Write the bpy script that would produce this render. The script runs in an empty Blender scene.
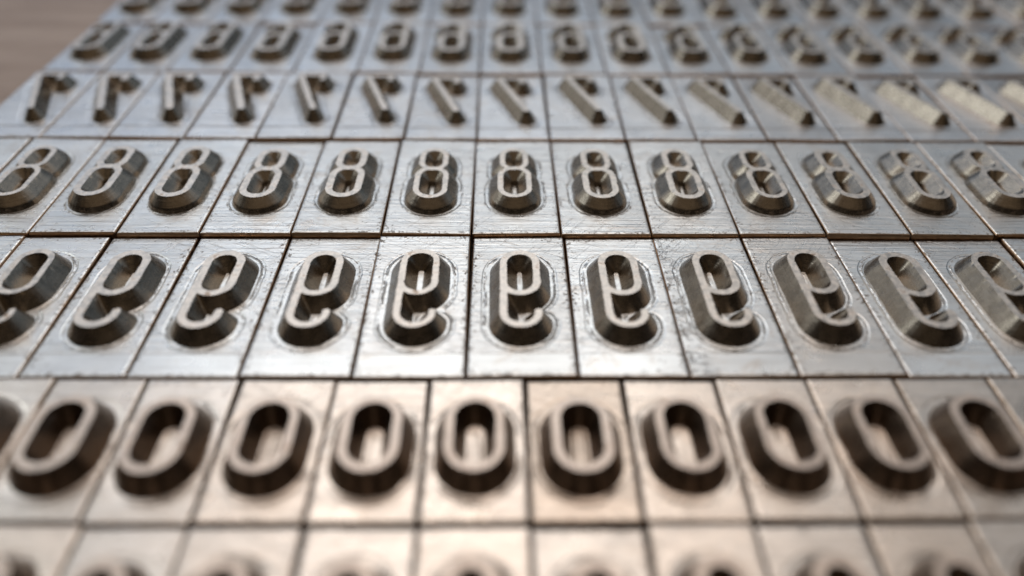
import bpy, math, random
from mathutils import Matrix, Vector, noise as mnoise

# 1 blender unit = 1 cm.  Rows of engraved type blocks lie on a wooden table; z = 0 is the blocks' top plate.
random.seed(7)
sc = bpy.context.scene
col = sc.collection

# ---------------------------------------------------------------- camera
H_CAM, TILT, ROLL, YAW = 3.95, 0.68233, 0.01402, 0.02069
ct, st = math.cos(TILT), math.sin(TILT)
right0 = Vector((math.cos(YAW), -math.sin(YAW), 0))
fwd = Vector((math.sin(YAW)*ct, math.cos(YAW)*ct, -st))
up0 = right0.cross(fwd)
rgt = right0*math.cos(ROLL) + up0*math.sin(ROLL)
upv = -right0*math.sin(ROLL) + up0*math.cos(ROLL)
cam_d = bpy.data.cameras.new("camera")
cam = bpy.data.objects.new("camera", cam_d); col.objects.link(cam)
m = Matrix((rgt, upv, -fwd)).transposed().to_4x4()
m.translation = Vector((0, 0, H_CAM))
cam.matrix_world = m
cam_d.sensor_width = 36.0
cam_d.lens = 760/1024*36
cam_d.clip_start = 0.05; cam_d.clip_end = 500
cam_d.dof.use_dof = True
cam_d.dof.focus_distance = 6.7
cam_d.dof.aperture_fstop = 0.11
sc.camera = cam

# ---------------------------------------------------------------- view
sc.view_settings.view_transform = 'Standard'
sc.view_settings.look = 'None'
sc.view_settings.exposure = 0.27
sc.view_settings.gamma = 1.0

# ---------------------------------------------------------------- room light (dim interior all round)
class NT:
    """tiny helper around a node tree"""
    def __init__(self, tree):
        self.t = tree; self.n = tree.nodes; self.l = tree.links
    def node(self, kind, **kw):
        nd = self.n.new(kind)
        for k, v in kw.items(): setattr(nd, k, v)
        return nd
    def put(self, sock, v):
        if hasattr(v, 'links') or isinstance(v, bpy.types.NodeSocket): self.l.new(v, sock)
        else: sock.default_value = v
    def math(self, op, a, b=0.0, c=None, clamp=False):
        nd = self.node('ShaderNodeMath', operation=op, use_clamp=clamp)
        self.put(nd.inputs[0], a); self.put(nd.inputs[1], b)
        if c is not None: self.put(nd.inputs[2], c)
        return nd.outputs[0]
    def ramp(self, v, a, b, lo=0.0, hi=1.0, smooth=True):
        nd = self.node('ShaderNodeMapRange', interpolation_type='SMOOTHSTEP' if smooth else 'LINEAR')
        nd.clamp = True
        self.put(nd.inputs[0], v)
        for i, x in enumerate((a, b, lo, hi)): self.put(nd.inputs[i+1], x)
        return nd.outputs[0]
    def mix(self, f, a, b, mode='MIX'):
        nd = self.node('ShaderNodeMix', data_type='RGBA', blend_type=mode)
        self.put(nd.inputs[0], f); self.put(nd.inputs[6], a); self.put(nd.inputs[7], b)
        return nd.outputs[2]
    def noise(self, vec, scale, detail=3.0, rough=0.5, dist=0.0):
        nd = self.node('ShaderNodeTexNoise')
        self.put(nd.inputs['Vector'], vec); self.put(nd.inputs['Scale'], scale)
        self.put(nd.inputs['Detail'], detail); self.put(nd.inputs['Roughness'], rough)
        self.put(nd.inputs['Distortion'], dist)
        return nd.outputs['Fac']
    def vscale(self, vec, s):
        nd = self.node('ShaderNodeVectorMath', operation='MULTIPLY')
        self.put(nd.inputs[0], vec); self.put(nd.inputs[1], s)
        return nd.outputs[0]
    def vadd(self, a, b):
        nd = self.node('ShaderNodeVectorMath', operation='ADD')
        self.put(nd.inputs[0], a); self.put(nd.inputs[1], b)
        return nd.outputs[0]

def C(r, g, b): return (r, g, b, 1.0)

world = bpy.data.worlds.new("World"); sc.world = world
world.use_nodes = True
W = NT(world.node_tree)
for n in list(W.n): W.n.remove(n)
tc = W.node('ShaderNodeTexCoord'); sep = W.node('ShaderNodeSeparateXYZ')
W.l.new(tc.outputs['Generated'], sep.inputs[0])
wx, wy, wz = sep.outputs[0], sep.outputs[1], sep.outputs[2]
front = W.ramp(wy, -0.25, 0.65)
left = W.ramp(wx, 0.45, -0.55)
high = W.ramp(wz, 0.30, 0.85, 0.0, 0.85)
back_c = C(0.018, 0.014, 0.011)
right_c = C(0.28, 0.35, 0.42)
left_c = C(0.54, 0.67, 0.88)
side = W.mix(left, right_c, left_c)
side = W.mix(high, side, C(0.62, 0.57, 0.53))
low = W.ramp(wz, 0.0, 0.62, 0.14, 1.2)
back_hi = W.mix(W.ramp(wz, 0.45, 0.85), back_c, C(0.20, 0.15, 0.10))
fill = W.math('MULTIPLY', W.ramp(wx, -0.45, -0.75), W.ramp(wz, -0.25, 0.1))
lit = W.mix(fill, W.mix(1.0, side, low, 'MULTIPLY'), C(0.56, 0.56, 0.54))
base = W.mix(front, back_hi, lit)
bg = W.node('ShaderNodeBackground'); W.put(bg.inputs[0], base); bg.inputs[1].default_value = 1.0
wo = W.node('ShaderNodeOutputWorld'); W.l.new(bg.outputs[0], wo.inputs[0])

# ---------------------------------------------------------------- lamps: a bright window ahead, a warm lamp above, a pale wall to the left
def area(name, az, el, dist, sx, sy, power, colour):
    d = bpy.data.lights.new(name, 'AREA'); d.shape = 'RECTANGLE'; d.size = sx; d.size_y = sy
    d.energy = power; d.color = colour
    o = bpy.data.objects.new(name, d); col.objects.link(o)
    a, e = math.radians(az), math.radians(el)
    v = Vector((math.sin(a)*math.cos(e), math.cos(a)*math.cos(e), math.sin(e)))
    o.location = Vector((0, 5, 0)) + v*dist
    o.rotation_euler = v.to_track_quat('Z', 'Y').to_euler()
    return o
# radiance = power / (pi * pi * area)   (area lamp of Blender: P/(A*pi) W/m2/sr)
def watts(rad, sx, sy): return rad*sx*sy*math.pi
area("window_light", -7, 44, 60, 44, 26, watts(1.22, 44, 26), (0.965, 0.995, 0.985))
area("ceiling_light", 0, 68, 60, 46, 30, watts(1.5, 46, 30), (1.0, 0.84, 0.73))
area("side_light", -68, 36, 60, 22, 18, watts(2.5, 22, 18), (0.93, 1.0, 1.0))

# ---------------------------------------------------------------- materials
def new_mat(name):
    mt = bpy.data.materials.new(name); mt.use_nodes = True
    t = NT(mt.node_tree)
    for n in list(t.n): t.n.remove(n)
    out = t.node('ShaderNodeOutputMaterial'); b = t.node('ShaderNodeBsdfPrincipled')
    t.l.new(b.outputs[0], out.inputs[0])
    return mt, t, b

def plate_material(name, top, ring_at, ring_w, band_at=None, nick=None, streak=1.0, rough=0.30, specks=1.0, burr_at=0.022, ringd=0.8, ribs=0.0):
    """milled metal plate. obj.color: R brightness, G warmth, B scuffing"""
    mt, t, b = new_mat(name)
    tc = t.node('ShaderNodeTexCoord'); oi = t.node('ShaderNodeObjectInfo')
    oc = t.node('ShaderNodeSeparateColor'); t.l.new(oi.outputs['Color'], oc.inputs[0])
    rnd = t.node('ShaderNodeCombineXYZ')
    t.put(rnd.inputs[0], t.math('MULTIPLY', oi.outputs['Random'], 37.0))
    t.put(rnd.inputs[1], t.math('MULTIPLY', oi.outputs['Random'], 91.0))
    t.put(rnd.inputs[2], t.math('MULTIPLY', oi.outputs['Random'], 13.0))
    P = tc.outputs['Object']; Q = t.vadd(P, rnd.outputs[0])
    sp = t.node('ShaderNodeSeparateXYZ'); t.l.new(P, sp.inputs[0])
    at = t.node('ShaderNodeAttribute', attribute_name='sdf'); sdf = at.outputs['Fac']
    ed = t.node('ShaderNodeAttribute', attribute_name='edge'); edge = ed.outputs['Fac']
    # horizontal cutter streaks, fine grain, smears
    s1 = t.noise(t.vscale(Q, (0.9, 26.0, 1.0)), 1.0, 4.0, 0.6, 0.15)
    s2 = t.noise(t.vscale(Q, (3.0, 95.0, 1.0)), 1.0, 3.0, 0.6, 0.1)
    gr = t.noise(Q, 60.0, 3.0, 0.6)
    blot = t.noise(Q, 5.0, 4.0, 0.62, 0.4)
    big = t.noise(Q, 1.6, 2.0, 0.5)
    # polished halo the cutter left around the character
    wob = t.math('MULTIPLY', t.math('SUBTRACT', blot, 0.5), 0.034)
    sd = t.math('ADD', sdf, wob)
    halo = t.ramp(sd, ring_at - ring_w, ring_at + ring_w)      # 0 inside the halo, 1 outside
    line = t.math('SUBTRACT', 1.0, t.ramp(t.math('ABSOLUTE', t.math('SUBTRACT', sd, burr_at)), 0.0, 0.013))
    rings = t.math('SINE', t.math('MULTIPLY', sd, 260.0))
    hgt = t.math('ADD', t.math('MULTIPLY', s1, 0.0034*streak), t.math('MULTIPLY', s2, 0.0014*streak))
    hgt = t.math('MULTIPLY', hgt, t.math('ADD', t.math('MULTIPLY', halo, 0.75), 0.25))
    hgt = t.math('ADD', hgt, t.math('MULTIPLY', gr, 0.0006))
    hgt = t.math('ADD', hgt, t.math('MULTIPLY', blot, 0.0022))
    hgt = t.math('ADD', hgt, t.math('MULTIPLY', halo, 0.0016))
    hgt = t.math('ADD', hgt, t.math('MULTIPLY', line, t.math('MULTIPLY', t.ramp(gr, 0.1, 0.6), t.ramp(t.noise(Q, 3.7, 2.0, 0.5), 0.42, 0.60, 0.0, 0.010))))
    hgt = t.math('ADD', hgt, t.math('MULTIPLY', rings, t.math('MULTIPLY', t.math('SUBTRACT', 1.0, halo), 0.00035)))
    # stray scratches in two directions
    cs = t.node('ShaderNodeSeparateXYZ'); t.l.new(Q, cs.inputs[0])
    for k_, (ax, ay) in enumerate(((0.62, 0.78), (0.90, -0.43))):
        u_ = t.math('ADD', t.math('MULTIPLY', cs.outputs[0], ax), t.math('MULTIPLY', cs.outputs[1], ay))
        v_ = t.math('SUBTRACT', t.math('MULTIPLY', cs.outputs[1], ax), t.math('MULTIPLY', cs.outputs[0], ay))
        cv = t.node('ShaderNodeCombineXYZ'); t.put(cv.inputs[0], t.math('MULTIPLY', u_, 2.2)); t.put(cv.inputs[1], t.math('MULTIPLY', v_, 70.0)); cv.inputs[2].default_value = 3.3*k_
        ns = t.noise(cv.outputs[0], 1.0, 2.0, 0.5, 0.1)
        hgt = t.math('SUBTRACT', hgt, t.math('MULTIPLY', t.ramp(ns, 0.60, 0.72), 0.0011))
    # a crisp polished band along the lower edge of the plate
    if band_at is not None:
        bd = t.ramp(sp.outputs[1], band_at-0.004, band_at+0.004)
        hgt = t.math('ADD', t.math('MULTIPLY', hgt, t.math('ADD', t.math('MULTIPLY', bd, 0.75), 0.25)),
                     t.math('MULTIPLY', bd, -0.0018))
    if ribs:
        rb = t.math('MULTIPLY', t.math('SINE', t.math('MULTIPLY', sp.outputs[1], 78.0)), t.ramp(sp.outputs[1], 0.35, 0.5))
        rb = t.math('MULTIPLY', rb, t.math('MULTIPLY', t.ramp(sp.outputs[1], 1.25, 1.0), t.ramp(sdf, 0.02, 0.07)))
        hgt = t.math('ADD', hgt, t.math('MULTIPLY', rb, t.math('MULTIPLY', s1, 0.0035)))
    # scuffs: curling burrs, only on scuffed blocks
    sc1 = t.noise(t.vscale(Q, (5.0, 7.0, 1.0)), 1.0, 5.0, 0.7, 2.6)
    scm = t.math('MULTIPLY', t.math('MULTIPLY', t.ramp(sc1, 0.50, 0.60), oc.outputs[2]), t.ramp(t.math('ADD', t.math('MULTIPLY', sp.outputs[0], -1.0), t.math('MULTIPLY', big, 0.4)), 0.22, 0.5))
    hgt = t.math('ADD', hgt, t.math('MULTIPLY', scm, 0.004))
    col_ = t.mix(t.ramp(big, 0.35, 0.65, 0.0, 1.0), C(*[c*0.90 for c in top]), C(*top))
    col_ = t.mix(t.math('MULTIPLY', oc.outputs[1], 1.0), col_, C(top[0]*0.98, top[1]*0.83, top[2]*0.70))
    col_ = t.mix(t.ramp(s2, 0.52, 0.74, 0.0, 0.45), col_, C(top[0]*0.6, top[1]*0.58, top[2]*0.56))
    col_ = t.mix(t.ramp(s1, 0.40, 0.72, 0.0, 0.35), col_, C(top[0]*0.55, top[1]*0.52, top[2]*0.50))
    tn = t.noise(Q, 3.2, 5.0, 0.68, 0.8)
    col_ = t.mix(t.ramp(tn, 0.54, 0.72, 0.0, 0.42), col_, C(0.40, 0.33, 0.27))
    # grime: specks, thick along the edges
    sk = t.noise(Q, 34.0, 4.0, 0.65, 0.3)
    edm = t.ramp(edge, 0.10, 0.01)
    thr = t.math('SUBTRACT', t.math('SUBTRACT', 0.68, t.math('MULTIPLY', edm, 0.125)), t.ramp(blot, 0.5, 0.7, 0.0, 0.07))
    speck = t.math('MULTIPLY', t.ramp(t.math('SUBTRACT', sk, thr), 0.0, 0.035), specks)
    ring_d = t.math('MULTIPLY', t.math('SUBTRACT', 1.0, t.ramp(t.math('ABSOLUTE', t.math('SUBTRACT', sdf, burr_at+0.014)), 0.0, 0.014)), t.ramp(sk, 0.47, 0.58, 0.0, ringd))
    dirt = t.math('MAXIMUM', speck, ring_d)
    if nick is not None:
        d = t.math('ABSOLUTE', t.math('SUBTRACT', sp.outputs[1], nick))
        nk = t.math('MULTIPLY', t.math('SUBTRACT', 1.0, t.ramp(d, 0.004, 0.011)), t.ramp(sdf, 0.05, 0.08))
        nk = t.math('MULTIPLY', nk, t.ramp(t.noise(t.vscale(Q, (3.0, 0.0, 0.0)), 1.0), 0.36, 0.46, 0.15, 1.0))
        dirt = t.math('MAXIMUM', dirt, t.math('MULTIPLY', nk, 0.8))
        hgt = t.math('SUBTRACT', hgt, t.math('MULTIPLY', nk, 0.006))
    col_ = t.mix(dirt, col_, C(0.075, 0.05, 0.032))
    bright = t.math('MULTIPLY', oc.outputs[0], 1.0)
    vm = t.node('ShaderNodeVectorMath', operation='SCALE')
    t.put(vm.inputs[0], col_); t.put(vm.inputs[3], bright)
    # the sides of the block show its bare brass
    geo = t.node('ShaderNodeNewGeometry'); sg = t.node('ShaderNodeSeparateXYZ'); t.l.new(geo.outputs['True Normal'], sg.inputs[0])
    side = t.ramp(t.math('ADD', sg.outputs[2], t.math('MULTIPLY', t.math('SUBTRACT', sk, 0.5), 0.35)), 0.55, 0.93)
    brass = t.mix(t.noise(Q, 9.0, 4.0, 0.6), C(0.58, 0.42, 0.28), C(0.33, 0.22, 0.145))
    cfin = t.mix(side, brass, vm.outputs[0])
    t.put(b.inputs['Base Color'], cfin)
    t.put(b.inputs['Metallic'], t.math('SUBTRACT', 1.0, t.math('MULTIPLY', dirt, 0.6)))
    r = t.math('ADD', rough, t.math('MULTIPLY', t.math('SUBTRACT', blot, 0.5), 0.22))
    r = t.math('ADD', r, t.math('MULTIPLY', dirt, 0.3))
    t.put(b.inputs['Roughness'], r)
    bp = t.node('ShaderNodeBump'); bp.inputs['Strength'].default_value = 1.0; bp.inputs['Distance'].default_value = 1.0
    t.put(bp.inputs['Height'], hgt); t.l.new(bp.outputs[0], b.inputs['Normal'])
    return mt

def wall_material(name, colour, rough):
    mt, t, b = new_mat(name)
    tc = t.node('ShaderNodeTexCoord'); oi = t.node('ShaderNodeObjectInfo')
    rnd = t.node('ShaderNodeCombineXYZ')
    t.put(rnd.inputs[0], t.math('MULTIPLY', oi.outputs['Random'], 53.0)); t.put(rnd.inputs[1], t.math('MULTIPLY', oi.outputs['Random'], 17.0))
    Q = t.vadd(tc.outputs['Object'], rnd.outputs[0])
    # machining lines run round the walls at constant height
    zl = t.noise(t.vscale(Q, (4.0, 4.0, 130.0)), 1.0, 3.0, 0.6)
    bl = t.noise(Q, 11.0, 4.0, 0.65, 0.4)
    fine = t.noise(Q, 70.0, 2.0, 0.6)
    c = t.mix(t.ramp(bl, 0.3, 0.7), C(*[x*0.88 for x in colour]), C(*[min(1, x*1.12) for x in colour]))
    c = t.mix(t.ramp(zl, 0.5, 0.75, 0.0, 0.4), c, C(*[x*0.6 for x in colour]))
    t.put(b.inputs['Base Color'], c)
    b.inputs['Metallic'].default_value = 1.0
    t.put(b.inputs['Roughness'], t.ramp(bl, 0.2, 0.8, rough-0.07, rough+0.06))
    h = t.math('ADD', t.math('MULTIPLY', zl, 0.0012), t.math('MULTIPLY', fine, 0.0006))
    h = t.math('ADD', h, t.math('MULTIPLY', bl, 0.0018))
    bp = t.node('ShaderNodeBump'); bp.inputs['Strength'].default_value = 1.0; bp.inputs['Distance'].default_value = 1.0
    t.put(bp.inputs['Height'], h); t.l.new(bp.outputs[0], b.inputs['Normal'])
    return mt

def face_material(name, colour):
    mt, t, b = new_mat(name)
    tc = t.node('ShaderNodeTexCoord'); oi = t.node('ShaderNodeObjectInfo')
    rnd = t.node('ShaderNodeCombineXYZ')
    t.put(rnd.inputs[0], t.math('MULTIPLY', oi.outputs['Random'], 23.0)); t.put(rnd.inputs[1], t.math('MULTIPLY', oi.outputs['Random'], 71.0))
    Q = t.vadd(tc.outputs['Object'], rnd.outputs[0])
    n1 = t.noise(Q, 16.0, 4.0, 0.65, 0.3); n2 = t.noise(Q, 90.0, 2.0, 0.6)
    c = t.mix(t.ramp(n1, 0.35, 0.68), C(*[x*0.62 for x in colour]), C(*colour))
    c = t.mix(t.ramp(n1, 0.56, 0.70, 0.0, 0.75), c, C(0.20, 0.13, 0.085))
    t.put(b.inputs['Base Color'], c); b.inputs['Metallic'].default_value = 1.0
    t.put(b.inputs['Roughness'], t.ramp(n1, 0.3, 0.7, 0.30, 0.48))
    bp = t.node('ShaderNodeBump'); bp.inputs['Strength'].default_value = 1.0; bp.inputs['Distance'].default_value = 1.0
    t.put(bp.inputs['Height'], t.math('ADD', t.math('MULTIPLY', n1, 0.0035), t.math('MULTIPLY', n2, 0.0007)))
    t.l.new(bp.outputs[0], b.inputs['Normal'])
    return mt

STEEL = (0.60, 0.615, 0.62)
WARM = (0.62, 0.575, 0.53)
mats = {
    'nine': plate_material("milled_steel_nines", STEEL, 0.055, 0.006, band_at=0.24, specks=0.75, streak=1.6),
    'eight': plate_material("milled_steel_eights", STEEL, 0.03, 0.008, specks=0.6, streak=2.0),
    'seven': plate_material("milled_steel_sevens", (0.55, 0.565, 0.585), 0.06, 0.012, nick=0.245, ribs=1.6, streak=1.5, specks=0.5),
    'six': plate_material("milled_steel_sixes", (0.53, 0.55, 0.575), 0.05, 0.012, specks=0.5),
    'five': plate_material("milled_steel_fives", (0.53, 0.55, 0.575), 0.05, 0.012, specks=0.5),
    'zero': plate_material("warm_steel_zeros", WARM, 0.05, 0.012, streak=1.3, rough=0.30, specks=0.35, ringd=0.15),
    'small': plate_material("warm_steel_small_nines", WARM, 0.05, 0.012, streak=1.3, rough=0.30, specks=0.35, ringd=0.15),
}
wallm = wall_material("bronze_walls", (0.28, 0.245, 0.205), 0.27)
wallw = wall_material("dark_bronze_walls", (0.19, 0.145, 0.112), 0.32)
facem = face_material("worn_face_steel", (0.62, 0.57, 0.52))
facew = face_material("worn_face_warm", (0.54, 0.465, 0.41))

# ---------------------------------------------------------------- characters as stroke paths (mirror writing, centre x = 0)
def arc(cx, cy, r, a0, a1, n=16):
    return [(cx + r*math.cos(math.radians(a0+(a1-a0)*i/n)), cy + r*math.sin(math.radians(a0+(a1-a0)*i/n))) for i in range(n+1)]
def stadium(x, y0, y1):
    """closed upright stadium through +-x, from y0 to y1"""
    p = arc(0, y1-x, x, 0, 180) + arc(0, y0+x, x, 180, 360)
    return p + [p[0]]
def g_zero(): return [stadium(0.163, 0.282, 0.846)]
def g_nine(y0=0.425, yl=0.805, y1=1.345, x=0.135):
    return [stadium(x, yl, y1), [(-x, y1-x)] + [(-x, y0+x)] + arc(0, y0+x, x, 180, 360) + [(x, y0+x+0.02)]]
def g_eight(): return [stadium(0.135, 0.425, 0.935), stadium(0.115, 0.925, 1.305)]
def g_seven(): return [[(0.13, 1.19), (0.13, 1.30), (-0.135, 1.30), (-0.135, 1.27), (0.15, 0.44)]]
def g_six():
    H = 1.77
    return [[(-px, H-py) for px, py in path] for path in g_nine()]
def g_five():
    x = 0.135
    return [[(-x, 1.345), (x, 1.345), (x, 1.0)] + arc(0, 0.95, x, 0, 180, 12) + [(-x, 0.56)] + arc(0, 0.56, x, 180, 360, 12) + [(x, 0.62)]]
def g_small(): return g_nine(0.31, 0.51, 0.845, 0.12)

def seg_dist(px, py, segs):
    best = 1e9; g = (0.0, 0.0)
    for ax, ay, bx, by, ll in segs:
        t = ((px-ax)*(bx-ax)+(py-ay)*(by-ay))/ll if ll > 0 else 0.0
        t = 0.0 if t < 0 else 1.0 if t > 1 else t
        dx, dy = px-(ax+t*(bx-ax)), py-(ay+t*(by-ay))
        d = dx*dx+dy*dy
        if d < best: best = d; g = (dx, dy)
    d = math.sqrt(best)
    if d > 1e-9: g = (g[0]/d, g[1]/d)
    return d, g

def segments(paths):
    s = []
    for p in paths:
        for (ax, ay), (bx, by) in zip(p[:-1], p[1:]):
            ll = (ax-bx)**2+(ay-by)**2
            if ll > 1e-12: s.append((ax, ay, bx, by, ll))
    return s

def height_of(s, prof):
    """s: distance outside the face edge, prof: list of (s, z)"""
    if s <= prof[0][0]: return prof[0][1]
    for (s0, z0), (s1, z1) in zip(prof[:-1], prof[1:]):
        if s <= s1: return z0+(z1-z0)*(s-s0)/(s1-s0)
    s0, z0 = prof[-2]; s1, z1 = prof[-1]
    return z1 + (z1-z0)/(s1-s0)*(s-s1)

def mesh_from(name, verts, faces, mat, smooth=True):
    me = bpy.data.meshes.new(name)
    me.from_pydata(verts, [], faces); me.materials.append(mat)
    if smooth: me.polygons.foreach_set('use_smooth', [True]*len(faces))
    me.update()
    return me

def build_character(name, paths, hw, prof, wall_mat, face_mat, cell=0.0062, seed=0):
    """relief of a stroke path: flat printing face and sloping walls, vertices snapped to the creases"""
    segs = segments(paths)
    off = prof[-1][0]
    xs = [c for s in segs for c in (s[0], s[2])]; ys = [c for s in segs for c in (s[1], s[3])]
    m_ = hw+off+0.03
    x0, x1, y0, y1 = min(xs)-m_, max(xs)+m_, min(ys)-m_, max(ys)+m_
    nx, ny = int((x1-x0)/cell)+1, int((y1-y0)/cell)+1
    P = []; S = []
    creases = [p[0] for p in prof]
    for j in range(ny+1):
        for i in range(nx+1):
            x, y = x0+i*cell, y0+j*cell
            d, g = seg_dist(x, y, segs); s = d-hw
            if abs(s) < 0.2:                                   # hand-cut outline: slight waver, a few nicks in the rim
                v1 = mnoise.noise(Vector((x*7, y*7, seed*9.1))); v2 = mnoise.noise(Vector((x*28, y*28, seed*5.3+2)))
                rim = max(0.0, 1-abs(s)/0.03)
                s += 0.0035*v1 + (0.0026*v2 + 0.014*max(0.0, v2-0.40))*rim
            for c in creases:
                if abs(s-c) < cell*0.5:
                    x -= g[0]*(s-c); y -= g[1]*(s-c); s = c; break
            P.append((x, y)); S.append(s)
    zt = prof[0][1]
    facev, facef, wallv, wallf = {}, [], {}, []
    fv, wv = [], []
    eps = 1e-6
    def addf(idx):
        if max(S[k] for k in idx) <= eps:
            out = []
            for k in idx:
                if k not in facev: facev[k] = len(fv); fv.append((P[k][0], P[k][1], zt))
                out.append(facev[k])
            facef.append(out)
        elif min(S[k] for k in idx) < off + 0.008:
            out = []
            for k in idx:
                if k not in wallv:
                    wallv[k] = len(wv); wv.append((P[k][0], P[k][1], max(-0.03, height_of(max(S[k], 0.0), prof))))
                out.append(wallv[k])
            wallf.append(out)
    for j in range(ny):
        for i in range(nx):
            a = j*(nx+1)+i; b_ = a+1; c = b_+nx+1; d = a+nx+1
            q = (a, b_, c, d)
            ins = [S[k] <= eps for k in q]
            if all(ins) or not any(ins): addf(q)
            elif abs(S[a]-S[c]) < abs(S[b_]-S[d]): addf((a, b_, c)); addf((a, c, d))
            else: addf((a, b_, d)); addf((b_, c, d))
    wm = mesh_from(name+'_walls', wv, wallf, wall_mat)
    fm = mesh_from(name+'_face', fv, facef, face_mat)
    return wm, fm, segs

def build_plate(name, w, h, segs, hw, off, mat, thick=0.30, step=0.013, bev=0.016):
    """block body: gridded top carrying the distance to the character, rounded arrises, four sides and a bottom"""
    nx, ny = max(2, round(w/step)), max(2, round(h/step))
    X = [-w/2, -w/2+bev*0.4, -w/2+bev] + [-w/2+bev+(w-2*bev)*i/nx for i in range(1, nx)] + [w/2-bev, w/2-bev*0.4, w/2]
    Y = [0, bev*0.4, bev] + [bev+(h-2*bev)*j/ny for j in range(1, ny)] + [h-bev, h-bev*0.4, h]
    V = []; SD = []; ED = []
    for y in Y:
        for x in X:
            e = min(x+w/2, w/2-x, y, h-y)
            z = 0.0 if e >= bev else -bev*(1-math.sqrt(max(0, 1-(1-e/bev)**2)))*0.8
            V.append((x, y, z)); SD.append(seg_dist(x, y, segs)[0]-hw-off); ED.append(e)
    n = len(X); F = []
    for j in range(len(Y)-1):
        for i in range(n-1):
            a = j*n+i; F.append((a, a+1, a+1+n, a+n))
    me_smooth = len(F)
    ring = [i for i in range(n)] + [j*n+n-1 for j in range(1, len(Y))] + [(len(Y)-1)*n+i for i in range(n-2, -1, -1)] + [j*n for j in range(len(Y)-2, 0, -1)]
    base = len(V)
    for k in ring:
        V.append((V[k][0], V[k][1], -thick)); SD.append(1.0); ED.append(0.2)
    L = len(ring)
    for q in range(L):
        F.append((ring[q], base+q, base+(q+1) % L, ring[(q+1) % L]))
    F.append([base+q for q in range(L-1, -1, -1)])
    me = bpy.data.meshes.new(name); me.from_pydata(V, [], F); me.materials.append(mat)
    me.polygons.foreach_set('use_smooth', [k < me_smooth for k in range(len(F))])
    a = me.attributes.new('sdf', 'FLOAT', 'POINT'); a.data.foreach_set('value', SD)
    a = me.attributes.new('edge', 'FLOAT', 'POINT'); a.data.foreach_set('value', ED)
    me.update()
    return me

# ---------------------------------------------------------------- the rows
G7 = [-5.76, -4.98, -4.20, -3.41, -2.615, -1.805, -1.02, -0.255, 0.53, 1.35, 2.14, 2.925, 3.705, 4.50, 5.22, 6.0, 6.79, 7.58, 8.38, 9.17]
G5 = [x*1.003 for x in G7]
ROWS = [
    # key, word, boundaries, y bottom, y top, plate width, top level z, row phrase, bow of the row
    dict(key='five', xs=G5, y0=10.666, y1=12.4, z=0.085, ch='five'),
    dict(key='six', xs=G7[:19], y0=9.017, y1=10.65, z=0.07, ch='six'),
    dict(key='seven', xs=[-5.76, -4.96, -4.235, -3.42, -2.65, -1.83, -1.045, -0.247, 0.54, 1.37, 2.155, 2.935, 3.71, 4.505, 5.23, 6.0, 6.79], y0=7.34, y1=9.0, z=0.05, ch='seven'),
    dict(key='eight', xs=[-5.78, -5.0, -4.226, -3.452, -2.705, -1.885, -1.07, -0.258, 0.555, 1.378, 2.178, 2.975, 3.757, 4.524, 5.30, 6.08], y0=5.60, y1=7.325, z=0.03, ch='eight'),
    dict(key='nine', xs=[-5.0, -4.22, -3.45, -2.683, -1.882, -1.068, -0.247, 0.572, 1.382, 2.182, 2.975, 3.76, 4.54, 5.32], y0=3.848, y1=5.585, z=0.0, ch='nine'),
    dict(key='zero', xs=[-3.80, -3.156, -2.505, -1.843, -1.165, -0.495, 0.185, 0.872, 1.54, 2.21, 2.857, 3.53, 4.2], y0=2.635, y1=3.808, z=0.0, ch='zero'),
    dict(key='small', xs=[-3.09, -2.461, -1.84, -1.153, -0.49, 0.193, 0.873, 1.523, 2.185, 2.815, 3.45], y0=1.42, y1=2.605, z=0.0, ch='nine'),
]
LIN = [(0.0, 0.13), (0.085, 0.0)]
SPEC = {
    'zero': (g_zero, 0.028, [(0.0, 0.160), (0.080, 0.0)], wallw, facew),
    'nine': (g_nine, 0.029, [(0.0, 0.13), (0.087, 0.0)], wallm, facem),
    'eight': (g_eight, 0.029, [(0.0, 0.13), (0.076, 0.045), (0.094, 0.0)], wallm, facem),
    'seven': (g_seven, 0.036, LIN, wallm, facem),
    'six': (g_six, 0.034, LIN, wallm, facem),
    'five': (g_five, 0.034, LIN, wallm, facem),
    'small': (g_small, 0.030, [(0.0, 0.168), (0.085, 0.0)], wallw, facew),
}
ORD = ['', 'first', 'second', 'third', 'fourth', 'fifth', 'sixth', 'seventh', 'eighth', 'ninth', 'tenth', 'eleventh', 'twelfth', 'thirteenth',
       'fourteenth', 'fifteenth', 'sixteenth', 'seventeenth', 'eighteenth', 'nineteenth', 'twentieth']
PHR = {
    'five': ('silvery blurred type block', 'in the farthest row'),
    'six': ('silvery type block with raised mirrored 6', 'in the row of sixes'),
    'seven': ('silvery type block with raised mirrored 7', 'in the row of sevens'),
    'eight': ('silvery type block with raised 8', 'in the row of eights'),
    'nine': ('steel type block with raised mirrored 9', 'in the row of nines'),
    'zero': ('warm-toned type block with raised 0', 'in the row of zeros'),
    'small': ('smaller blurred type block', 'in the nearest row'),
}
GROUP = {'five': 'type blocks in the farthest row', 'six': 'type blocks in the row of sixes', 'seven': 'type blocks in the row of sevens',
         'eight': 'type blocks in the row of eights', 'nine': 'type blocks in the row of nines', 'zero': 'type blocks in the row of zeros',
         'small': 'type blocks in the nearest row'}
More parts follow.
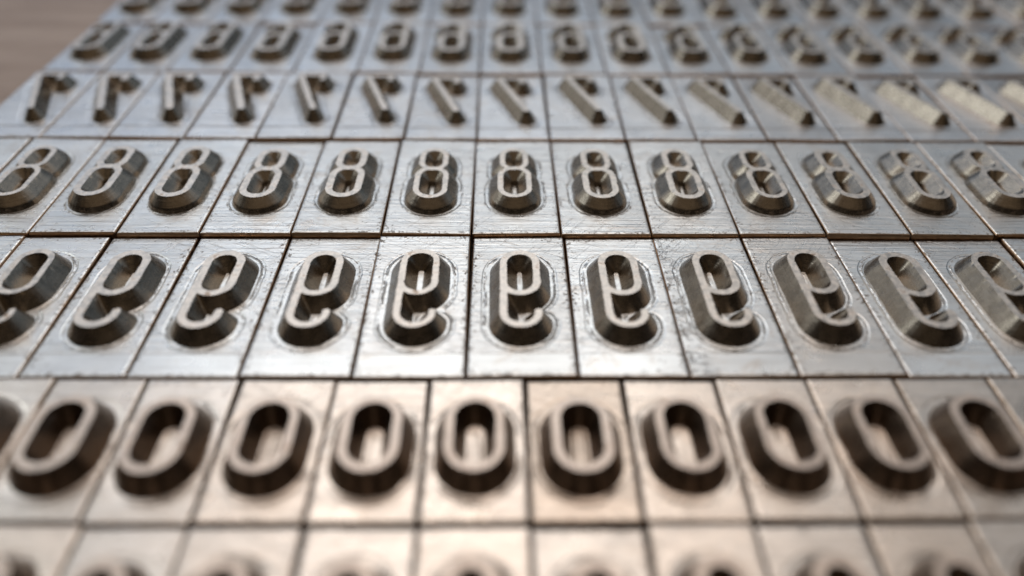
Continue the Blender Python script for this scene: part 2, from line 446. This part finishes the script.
# (row, index) -> (brightness, warmth, scuff)
LOOK = {('zero', 0): (0.92, 0.0, 0.0), ('zero', 1): (0.90, 0.0, 0.0), ('zero', 10): (0.86, 0.0, 0.0), ('zero', 11): (0.80, 0.0, 0.0), ('small', 9): (0.82, 0.0, 0.0), ('nine', 8): (0.98, 0.0, 0.6), ('nine', 9): (0.96, 0.25, 0.25), ('nine', 7): (1.03, 0.05, 0.1), ('zero', 6): (0.84, 0.55, 0.0),
        ('zero', 5): (1.03, 0.2, 0.0), ('zero', 2): (0.97, 0.0, 0.1), ('eight', 9): (0.97, 0.1, 0.15)}
LOOKWORD = {('nine', 8): 'scuffed type block with mirrored 9',
            ('zero', 6): 'dull brownish type block with 0'}

for R in ROWS:
    key = R['key']; gf, hw, prof, wmat, fmat = SPEC[key]
    paths = gf(); H = R['y1']-R['y0']
    refw = 0.79 if key not in ('zero', 'small') else 0.665
    variants = [build_character(key, paths, hw*k_, prof, wmat, fmat, seed=q_) for q_, k_ in enumerate((1.0, 0.9, 1.12))]
    segs = variants[0][2]
    pm = build_plate(key+'_plate', refw, H, segs, hw, prof[-1][0], mats[key])
    R['n'] = len(R['xs'])-1
    for i in range(R['n']):
        xa, xb = [x*(1-R['z']/H_CAM) for x in R['xs'][i:i+2]]
        root = bpy.data.objects.new('type_block', None); root.empty_display_size = 0.2
        col.objects.link(root)
        cx = (xa+xb)/2
        jy = random.uniform(-0.006, 0.006); jz = random.uniform(-0.006, 0.006)
        bow = -0.0022*cx*cx if key in ('small', 'zero') else 0.0
        root.location = (cx, R['y0']+jy - bow*0.0 + (0.0035*cx*cx if key == 'small' else 0.0022*cx*cx if key == 'zero' else 0.0), R['z']+jz)
        root.rotation_euler = (random.uniform(-0.012, 0.012), random.uniform(-0.014, 0.014), random.uniform(-0.006, 0.006))
        a, b_ = PHR[key]
        a = LOOKWORD.get((key, i), a)
        root['label'] = f"{a}, {ORD[i+1]} from the left {b_}"
        root['category'] = 'type block'
        root['group'] = GROUP[key]
        br, wa, su = LOOK.get((key, i), (1.0+random.uniform(-0.10, 0.06), random.uniform(0.0, 0.30 if key in ('zero', 'small') else 0.12), 0.0))
        wm, fm, _ = variants[random.randrange(3)]
        body = bpy.data.objects.new('base_plate', pm); body.parent = root; col.objects.link(body)
        body.scale = ((xb-xa-(0.015 if key in ('zero', 'small') else 0.009)-random.uniform(0, 0.010))/refw, 1, 1)
        body.color = (br, wa, su, 1)
        dg = bpy.data.objects.new('raised_digit', wm); dg.parent = root; dg.location = (random.uniform(-0.006, 0.006), random.uniform(-0.006, 0.006), 0); dg.scale = (1, 1, random.uniform(0.95, 1.05)); col.objects.link(dg)
        fc = bpy.data.objects.new('printing_face', fm); fc.parent = dg; col.objects.link(fc)

# ---------------------------------------------------------------- the table
mt, t, b = new_mat("table_wood")
tcn = t.node('ShaderNodeTexCoord'); P = tcn.outputs['Object']
g1 = t.noise(t.vscale(P, (0.35, 2.2, 1.0)), 1.0, 5.0, 0.6, 0.6); g2 = t.noise(t.vscale(P, (1.5, 14.0, 1.0)), 1.0, 4.0, 0.6, 0.3)
c = t.mix(t.ramp(g1, 0.3, 0.7), C(0.22, 0.15, 0.11), C(0.34, 0.26, 0.21))
c = t.mix(t.ramp(g2, 0.4, 0.75, 0.0, 0.4), c, C(0.10, 0.065, 0.045))
t.put(b.inputs['Base Color'], c); b.inputs['Roughness'].default_value = 0.5
bp = t.node('ShaderNodeBump'); bp.inputs['Distance'].default_value = 0.02; t.put(bp.inputs['Height'], g2); t.l.new(bp.outputs[0], b.inputs['Normal'])
me = mesh_from('table', [(-60, -30, 0), (60, -30, 0), (60, 90, 0), (-60, 90, 0)], [(0, 1, 2, 3)], mt, False)
tb = bpy.data.objects.new('table_top', me); tb.location = (0, 0, -0.31); col.objects.link(tb)
tb['kind'] = 'structure'
